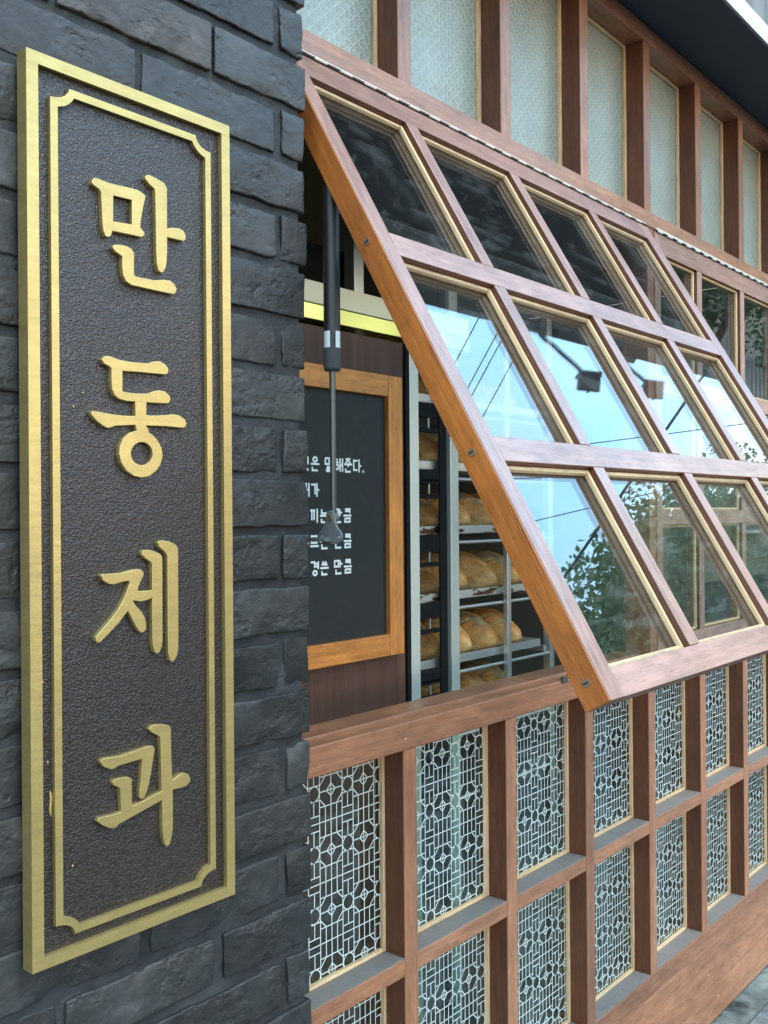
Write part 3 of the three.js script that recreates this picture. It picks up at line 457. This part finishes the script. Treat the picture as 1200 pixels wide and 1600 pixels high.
// ---------------------------------------------------------------- inside the bakery
{
  single('shop_floor', bx(0.5, XR, -E - 0.09, -E + 0.001, -3.2, -0.152, 0), M.floorIn, '', '', null, 'structure');
  single('shop_ceiling', bx(0.5, XR, 1.1165, 1.2, -3.2, -0.302, 0), M.plaster, '', '', null, 'structure');
  single('shop_back_wall', bx(0.5, XR, -E + 0.002, 1.116, -3.3, -3.2, 0), M.plaster, '', '', null, 'structure');
  single('shop_side_wall', bx(0.4, 0.5, -E, 1.116, -3.2, -0.2, 0), M.olive, '', '', null, 'structure');
  single('shop_end_wall', bx(XR, XR + 0.1, -E, 1.116, -3.2, -0.081, 0), M.plaster, '', '', null, 'structure');
  single('inner_wall', bx(0.505, 1.9, 0.48, 1.115, -1.02, -0.98, 0), M.olive, '', '', null, 'structure');

  const p = thing('brown_partition', 'dark brown wood partition behind the framed blackboard', 'partition', [1.1, -E + E, -0.42]);
  part('panel', bx(0.51, 1.545, -E + 0.002, 0.362, -0.43, -0.404, 0.001, 1), M.panel, p);
  part('dark_edge_strip', bx(1.5455, 1.5585, -E + 0.002, 0.362, -0.432, -0.398, 0.001), M.black, p);
  const h = thing('header_box', 'cream header box with shiny yellow strip above the partition', 'header', [1.1, 0.36 + E, -0.42]);
  part('cream_board', bx(0.51, 1.78, 0.4045, 0.447, -0.46, -0.401, 0.002), M.cream, h);
  part('yellow_strip', bx(0.51, 1.78, 0.3715, 0.402, -0.45, -0.397, 0.0015), M.lime, h);
  single('duct_box', bx(0.51, 2.2, 0.448, 0.56, -0.95, -0.5, 0.004), M.black, 'black duct box above the cream header inside the shop', 'duct');
  const j = thing('metal_door_jamb', 'pale metal channel post beside the brown partition', 'door post', [1.58, 0, -0.41]);
  part('channel_face', bx(1.5605, 1.592, -E + 0.002, 0.371, -0.43, -0.4, 0.002), M.alu, j);
  part('channel_return', bx(1.5925, 1.5965, -E + 0.002, 0.371, -0.46, -0.406, 0.001), M.alu, j);

  // framed blackboard with chalk-white lettering
  const bb = thing('framed_blackboard', 'blackboard with white Korean lettering in an orange wood frame', 'blackboard', [1.25, -0.29 + E, -0.395]);
  const x0 = 1.0, x1 = 1.518, y0 = -0.291, y1 = 0.285, fw = 0.044;
  part('frame_side', bx(x1 - fw, x1, y0, y1, -0.4035, -0.384, 0.002), M.boardFrame, bb); part('frame_side', bx(x0, x0 + fw, y0, y1, -0.4035, -0.384, 0.002), M.boardFrame, bb);
  part('frame_top', bx(x0 + fw, x1 - fw, y1 - fw, y1, -0.4035, -0.3845, 0.002), M.boardFrame, bb); part('frame_bottom', bx(x0 + fw, x1 - fw, y0, y0 + fw, -0.4035, -0.3845, 0.002), M.boardFrame, bb);
  const bw = x1 - x0 - 2 * fw, bh = y1 - y0 - 2 * fw, S = 2400, cv = document.createElement('canvas'); cv.width = Math.round(bw * S); cv.height = Math.round(bh * S);
  const cx = cv.getContext('2d'); cx.fillStyle = 'rgb(30,34,35)'; cx.fillRect(0, 0, cv.width, cv.height);
  const rr = rng(8); for (let i = 0; i < 260; i++) { cx.fillStyle = `rgba(${70 + rr() * 40 | 0},${80 + rr() * 30 | 0},${80 + rr() * 30 | 0},${0.02 + rr() * 0.03})`; cx.beginPath(); cx.ellipse(rr() * cv.width, rr() * cv.height, 20 + rr() * 90, 4 + rr() * 18, rr() * 3, 0, 7); cx.fill(); }
  cx.strokeStyle = 'rgb(236,240,238)'; cx.lineWidth = 0.0041 * S; cx.lineCap = 'butt'; cx.lineJoin = 'miter';
  const J = { g: [[0, 0, 1, 0, 1, 1]], G: [[0, 0, 0.42, 0, 0.36, 1], [0.56, 0, 1, 0, 0.94, 1]], n: [[0, 0, 0, 1, 1, 1]], d: [[1, 0, 0, 0, 0, 1, 1, 1]], r: [[0, 0, 1, 0, 1, 0.5, 0, 0.5, 0, 1, 1, 1]], m: [[0, 0, 1, 0, 1, 1, 0, 1, 0, -0.06]], s: [[0.5, 0, 0, 1], [0.45, 0.3, 1, 1]], S: [[0.26, 0, 0, 1], [0.24, 0.3, 0.46, 1], [0.76, 0, 0.52, 1], [0.74, 0.3, 1, 1]], o: 'o', j: [[0, 0, 1, 0], [0.5, 0, 0, 1], [0.48, 0.4, 1, 1]], k: [[0, 0, 1, 0, 1, 1], [0, 0.5, 1, 0.5]], h: 'h',
    A: [[0.25, 0, 0.25, 1], [0.25, 0.5, 1, 0.5]], E: [[0.1, 0, 0.1, 1], [0.9, 0, 0.9, 1], [0.1, 0.5, 0.9, 0.5]], I: [[0.6, 0, 0.6, 1]], Y: [[0.8, 0, 0.8, 1], [0, 0.3, 0.8, 0.3], [0, 0.65, 0.8, 0.65]], U: [[0, 0.5, 1, 0.5]], W: [[0, 0.1, 1, 0.1], [0.5, 0.1, 0.5, 1]], O: [[0.5, 0, 0.5, 0.8], [0, 0.8, 1, 0.8]] };
  const draw = (k, bx0, by0, bx1, by1) => {
    if (J[k] === 'o') { cx.beginPath(); cx.ellipse((bx0 + bx1) / 2, (by0 + by1) / 2, Math.min(bx1 - bx0, (by1 - by0) * 1.25) / 2, (by1 - by0) / 2, 0, 0, 7); cx.stroke(); return; }
    if (J[k] === 'h') { const h4 = (by1 - by0); cx.beginPath(); cx.moveTo(mixn(bx0, bx1, 0.25), by0); cx.lineTo(mixn(bx0, bx1, 0.75), by0); cx.moveTo(bx0, by0 + h4 * 0.27); cx.lineTo(bx1, by0 + h4 * 0.27); cx.stroke(); draw('o', bx0 + (bx1 - bx0) * 0.1, by0 + h4 * 0.5, bx1 - (bx1 - bx0) * 0.1, by1); return; }
    for (const l of J[k]) { cx.beginPath(); for (let i = 0; i < l.length; i += 2) { const X = mixn(bx0, bx1, l[i]), Y = mixn(by0, by1, l[i + 1]); i ? cx.lineTo(X, Y) : cx.moveTo(X, Y); } cx.stroke(); }
  };
  const syl = (t, px, py, w, h) => {                            // initial, vowel, final
    const B = (k, a, b, c, d) => draw(k, px + a * w, py + b * h, px + c * w, py + d * h), v = t[1], tall = 'AEIY'.includes(v);
    if (tall) { if (t[2]) { B(t[0], 0.04, 0.05, 0.5, 0.47); B(v, 0.6, 0, 1, 0.56); B(t[2], 0.2, 0.68, 0.88, 0.98); } else { B(t[0], 0.04, 0.12, 0.5, 0.82); B(v, 0.62, 0, 1, 1); } }
    else if (t[2]) { B(t[0], 0.2, 0.03, 0.8, 0.34); B(v, 0, 0.4, 1, 0.62); B(t[2], 0.18, 0.72, 0.82, 0.97); } else { B(t[0], 0.15, 0.08, 0.85, 0.55); B(v, 0, 0.6, 1, 0.98); }
  };
  const line = (words, xr, yc) => { let x = xr; const w = 0.0245, h = 0.0265; for (let i = words.length - 1; i >= 0; i--) { if (words[i] === ' ') { x -= 0.0115; continue; } x -= w; syl(words[i], (x - (x0 + fw)) * S, (y1 - fw - yc - h / 2) * S, w * 0.93 * S, h * S); x -= 0.0022; } };
  line(['gIs', 'oUn', ' ', 'mAr', 'hE', 'jWn', 'dA'], 1.4025, 0.0965); cx.fillStyle = 'rgb(236,240,238)'; cx.fillRect((1.4045 - x0 - fw) * S, (y1 - fw - 0.088) * S, 0.0045 * S, 0.0045 * S);
  line(['nE', 'gA'], 1.2835, 0.047); line(['oA', 'GI', 'nUn', ' ', 'mAn', 'kUm'], 1.3725, -0.002); line(['gOo', 'dU', 'rIn', ' ', 'mAn', 'kUm'], 1.3725, -0.052); line(['sIn', 'gYo', 'SUn', ' ', 'mAn', 'kUm'], 1.3725, -0.102);
  const ct = new THREE.CanvasTexture(cv); ct.colorSpace = THREE.SRGBColorSpace;
  const face = new THREE.PlaneGeometry(bw, bh).translate((x0 + x1) / 2, (y0 + y1) / 2 + E, -0.3952);
  const back = part('board', bx(x0 + fw + 0.0005, x1 - fw - 0.0005, y0 + fw + 0.0005, y1 - fw - 0.0005, -0.4034, -0.3965, 0), M.black, bb);
  part('lettered_face', face, std({ map: ct, roughness: 0.6 }), bb);

  // bakery rack, trays and loaves
  const rk = thing('bakery_rack', 'steel bakery rack of trays behind the open window', 'rack', [1.95, 0, -0.7]);
  const RZ = -0.455, post = (x, w, z, d, m, n = 'upright') => part(n, bx(x, x + w, -E + 0.002, 0.6, z - d, z, 0.002), m, rk);
  post(1.741, 0.0265, RZ - 0.004, 0.006, M.black, 'dark_upright'); post(1.7685, 0.032, RZ + 0.006, 0.03, M.alu); post(2.003, 0.017, RZ + 0.006, 0.014, M.steel); post(2.222, 0.022, RZ - 0.004, 0.022, M.steel); post(1.45, 0.03, RZ, 0.03, M.steel);
  post(2.222, 0.022, -0.93, 0.022, M.steel); post(1.7685, 0.03, -0.93, 0.03, M.steel); post(1.45, 0.03, -0.93, 0.03, M.steel);
  part('added_black_back', bx(1.45, 2.25, -E + 0.01, 0.45, -0.97, -0.955, 0.001), M.black, rk);  // black sheet added in place of the unlit depth behind the loaves
  const lev = [-0.652, -0.503, -0.352, -0.199, -0.043, 0.108, 0.262], names = ['lowest hidden', 'lowest seen', 'second lowest', 'middle', 'second highest', 'highest seen', 'topmost'];
  const loafGeo = [0, 1, 2, 3].map((q) => {
    const r = rng(60 + q), N = 72, Mm = 40, L = 0.27 + r() * 0.03, pos = [], col = [], uv = [], idx = [], s = r() * 30, wid = 0.06 + r() * 0.006, hei = 0.064 + r() * 0.008, seedy = q % 2 === 0;
    for (let i = 0; i <= N; i++) for (let k = 0; k <= Mm; k++) {
      const t = i / N, a = k / Mm * Math.PI * 2, e = Math.pow(Math.max(0, Math.sin(Math.PI * clamp(t, 0.0005, 0.9995))), 0.58);
      let ry = Math.sin(a) > 0 ? hei : hei * 0.62, x = Math.cos(a) * wid * e, y = Math.sin(a) * ry * e, z = (t - 0.5) * L;
      const top = sstep(0.35, 0.9, Math.sin(a)), ca = Math.cos(a), cutx = [0.25, 0.5, 0.75].map((c) => (t - c - 0.02 * (q % 3)) * 5.2 - ca * (0.9 + 0.2 * (q % 2))).reduce((m, v) => (Math.abs(v) < Math.abs(m) ? v : m), 9), cut = Math.exp(-cutx * cutx * 30) * sstep(0.05, 0.16, t) * sstep(0.96, 0.86, t) * sstep(0.25, 0.6, Math.sin(a)) * sstep(0.86, 0.6, Math.abs(ca));
      y -= 0.009 * cut * e; y += 0.007 * Math.exp(-Math.pow((cutx - 0.3) * 5, 2)) * top * e; const nn = fb3(x * 40 + s, y * 40, z * 25, 3); x += nn * 0.004; y += nn * 0.004;
      y = Math.max(y, -hei * 0.42); pos.push(x, y + hei * 0.42, z); uv.push(z, a * 0.05);
      const brown = clamp(0.35 + 1.1 * nn + 0.55 * top), c1 = [0.97, 0.64, 0.25], c2 = [0.82, 0.37, 0.1], pale = [0.95, 0.78, 0.46];
      let c = c1.map((v, m) => mixn(v, c2[m], brown)); c = c.map((v, m) => mixn(v, pale[m], clamp(cut * 1.2 + 0.55 * sstep(0.05, 0.3, fb3(x * 30 + s, y * 30, z * 18 + 5, 3)) * top + (1 - sstep(-0.6, 0.1, Math.sin(a))) * 0.5)));
      if (seedy) { const sd = sstep(0.1, 0.45, top) * sstep(0.3, 0.42, t) * sstep(0.92, 0.84, t) * sstep(0.05, 0.3, 0.45 - Math.abs(Math.cos(a) + 0.25)) * clamp(0.75 + nn * 2); c = c.map((v, m) => mixn(v, [0.4, 0.375, 0.26][m], sd)); }
      col.push(...c);
    }
    for (let i = 0; i < N; i++) for (let k = 0; k < Mm; k++) { const a = i * (Mm + 1) + k, b = a + Mm + 1; idx.push(a, a + 1, b, b, a + 1, b + 1); }
    const g = new THREE.BufferGeometry(); g.setAttribute('position', new THREE.Float32BufferAttribute(pos, 3)); g.setAttribute('color', new THREE.Float32BufferAttribute(col, 3)); g.setAttribute('uv', new THREE.Float32BufferAttribute(uv, 2)); g.setIndex(idx); g.computeVertexNormals(); return g;
  });
  const r = rng(15), ords = ['first', 'second', 'third', 'fourth', 'fifth', 'sixth'];
  lev.forEach((y, li) => {
    const rust = li === 3 || li === 4;
    part('front_rail', cyl([1.77, y - 0.026, RZ - 0.012], [2.235, y - 0.026, RZ - 0.012], 0.0042, 0.0042, 8), M.steel, rk);
    for (const x of [1.755, 2.215]) part('runner', bx(x, x + 0.012, y - 0.022, y - 0.0065, -0.93, RZ - 0.02, 0.001), M.steel, rk);
    for (const [a, b] of [[0.078, 0.088], [0.112, 0.122], [-0.034, -0.008]]) part('painted_side_bar', bx(1.5, 1.7405, y + a, y + b, RZ - 0.016, RZ - 0.006, 0.001), M.black, rk);
    part('label_holder', bx(1.706, 1.709, y + 0.088, y + 0.112, RZ - 0.014, RZ - 0.009, 0.0005), M.steel, rk);
    if (!li) return;
    const t = thing('baking_tray', `${rust ? 'rust stained ' : ''}metal baking tray, ${names[li]} on the rack`, 'tray', [1.85, y - 0.006 + E, -0.69], 'baking trays on the rack');
    part('tray_floor', bx(1.5, 2.198, y - 0.0055, y - 0.003, -0.905, RZ - 0.02, 0.0005), rust ? M.tray : M.steel, t);
    const lip = (a, b, c, d) => part('tray_lip', bx(a, b, y - 0.003, y + 0.014, c, d, 0.001), rust ? M.tray : M.steel, t);
    lip(1.5, 2.198, RZ - 0.023, RZ - 0.02); lip(1.5, 2.198, -0.905, -0.902); lip(1.5, 1.503, -0.902, RZ - 0.023); lip(2.195, 2.198, -0.902, RZ - 0.023);
    for (let q = 0; q < 6; q++) {
      const m = new THREE.Mesh(loafGeo[(q + li * 3) % 4], M.crust); m.name = numbered('bread_loaf'); m.castShadow = m.receiveShadow = true; scene.add(m);
      m.position.set(1.565 + q * 0.113 + (r() - 0.5) * 0.012, y - 0.0025 + E, -0.622 + (r() - 0.5) * 0.03); m.rotation.set(0, (r() - 0.5) * 0.16 - 0.12, 0); 
      m.userData = { label: `golden crusty loaf, ${ords[q]} from the left on the ${names[li]} tray`, category: 'bread', group: 'loaves on the rack' };
    }
  });
}

// ---------------------------------------------------------------- across the street: house, trees, wires (seen mirrored)
{
  const h = thing('opposite_house', 'pale rendered house with arched doorway and white balcony across the street', 'house', [17, -E - 0.1 + E, 9]);
  const hx0 = 14, hx1 = 27, hz = 6.4;
  part('wall', bx(hx0, hx1, -E - 0.1, 5.4, hz, hz + 4, 0.01), M.house, h);
  part('roof', bx(hx0 - 0.4, hx1 + 0.4, 5.4, 5.75, hz - 0.5, hz + 4.4, 0.02), M.roof, h);
  const arch = new THREE.Shape(); arch.moveTo(-0.55, 0); arch.lineTo(-0.55, 1.5); arch.absarc(0, 1.5, 0.55, Math.PI, 0, true); arch.lineTo(0.55, 0);
  for (const x of [15.2, 18.6, 22]) part('arched_doorway', new THREE.ExtrudeGeometry(arch, { depth: 0.06, bevelEnabled: false, curveSegments: 16 }).translate(x, 1.9 + E, hz - 0.05), M.houseDark, h);
  for (const x of [14.4, 16.6, 20, 24]) { const w = part('window', bx(x, x + 1.1, -0.4, 1.0, hz - 0.05, hz + 0.01, 0.01), M.houseDark, h); part('sill', bx(x - 0.08, x + 1.18, -0.48, -0.41, hz - 0.14, hz - 0.001, 0.01), M.railing, w); }
  part('balcony_slab', bx(14.05, 26.2, 1.75, 1.9, hz - 1.0, hz - 0.001, 0.01), M.house, h);
  part('balcony_rail', bx(14.05, 26.2, 2.82, 2.9, hz - 0.99, hz - 0.91, 0.01), M.railing, h);
  for (let i = 0; i < 56; i++) part('baluster', bx(14.1 + i * 0.215, 14.17 + i * 0.215, 1.9, 2.82, hz - 0.98, hz - 0.92, 0), M.railing, h);

  const leaf = new THREE.BufferGeometry(); leaf.setAttribute('position', new THREE.Float32BufferAttribute([0, -0.5, 0, 0.32, -0.1, 0.06, 0, 0.55, 0, -0.32, -0.1, 0.06], 3)); leaf.setIndex([0, 1, 2, 0, 2, 3]); leaf.computeVertexNormals();
  function tree(label, x, z, hgt, rad, seed, n = 15000) {
    const r = rng(seed), t = thing('street_tree', label, 'tree', [x, -0.1, z], 'trees across the street');
    const b = [];
    b.push(cyl([x, -E - 0.1, z], [x + 0.1, -E + hgt * 0.5, z], 0.2, 0.11, 10));
    for (let i = 0; i < 9; i++) { const a = i * 2.4, e = [x + Math.cos(a) * rad * 0.7, -E + hgt * (0.68 + 0.25 * r()), z + Math.sin(a) * rad * 0.7]; b.push(cyl([x + 0.06, -E + hgt * (0.42 + 0.02 * i), z], e, 0.07, 0.02, 6)); }
    part('trunk', flat(b), M.bark, t);
    const clumps = []; for (let i = 0; i < 46; i++) { const a = r() * 6.28, q = Math.sqrt(r()) * rad, yy = (r() - 0.35); clumps.push([Math.cos(a) * q * (1 - 0.45 * Math.abs(yy)), hgt * (0.8 + 0.26 * yy), Math.sin(a) * q * (1 - 0.45 * Math.abs(yy)), 0.45 + r() * 0.5]); }
    for (let c = 0; c < 3; c++) {
      const im = new THREE.InstancedMesh(leaf, M.leaf[c], n / 3 | 0), q = new THREE.Object3D();
      for (let i = 0; i < im.count; i++) { const cl = clumps[(r() * clumps.length) | 0], s = 0.055 + r() * 0.055; let dx, dy, dz; do { dx = r() * 2 - 1; dy = r() * 2 - 1; dz = r() * 2 - 1; } while (dx * dx + dy * dy + dz * dz > 1); q.position.set(cl[0] + dx * cl[3], cl[1] + dy * cl[3] * 0.7, cl[2] + dz * cl[3]); q.rotation.set(r() * 6.3, r() * 6.3, r() * 6.3); q.scale.setScalar(s); q.updateMatrix(); im.setMatrixAt(i, q.matrix); }
      im.name = 'crown'; im.castShadow = im.receiveShadow = true; im.userData.kind = 'stuff'; t.add(im);
    }
  }
  tree('leafy green tree mirrored lowest in the leftmost pane column', 10.5, 3.5, 5.4, 1.45, 101);
  tree('lighter leafy tree mirrored in the second pane column', 14.5, 3.4, 6.5, 1.5, 202);
  tree('leafy tree farther along the street beside the pale house', 19, 3.7, 5.6, 1.7, 303);

  const pole = thing('utility_pole', 'concrete utility pole across the street carrying the overhead wires', 'pole', [5.4, -0.1, 6.42]);
  part('post', cyl([5.4, -E - 0.1, 6.42], [5.4, 4.9, 6.42], 0.16, 0.11, 14), M.render, pole); part('crossarm', bx(4.2, 6.2, 3.95, 4.06, 6.29, 6.38, 0.01), M.strutWorn, pole);
  const wl = 'thin dark overhead wire crossing the sky mirrored in the tilted panes';
  for (const [a, b, sag, rad] of [
    [[7.83, 5.16, 0.09], [5.3, 4.06, 6.3], 0.03, 0.006], [[8.0, 4.99, 0.09], [5.36, 3.9, 6.3], 0.03, 0.006], [[8.05, 4.94, 0.09], [5.4, 3.85, 6.3], 0.03, 0.006], [[8.19, 4.8, 0.09], [5.5, 3.7, 6.3], 0.03, 0.006],
    [[5.6, 6.9, 4.0], [11.7, 2.1, 0.09], 0.05, 0.006], [[5.2, 7.5, 4.3], [12.5, 0.9, 0.09], 0.06, 0.006], [[6.1, 6.0, 4.7], [11.8, 1.7, 0.09], 0.05, 0.006], [[8.6, 3.1, 0.09], [4.4, 2.25, 6.3], 0.02, 0.014]]) {
    const pts = []; for (let i = 0; i <= 12; i++) { const t = i / 12; pts.push([mixn(a[0], b[0], t), mixn(a[1], b[1], t) - sag * 4 * t * (1 - t), mixn(a[2], b[2], t)]); }
    single('overhead_wire', tube(pts, rad, 36, 5), M.wire, wl, 'wire', 'overhead wires above the street');
  }
}
shade(scene);
renderer.render(scene, camera);
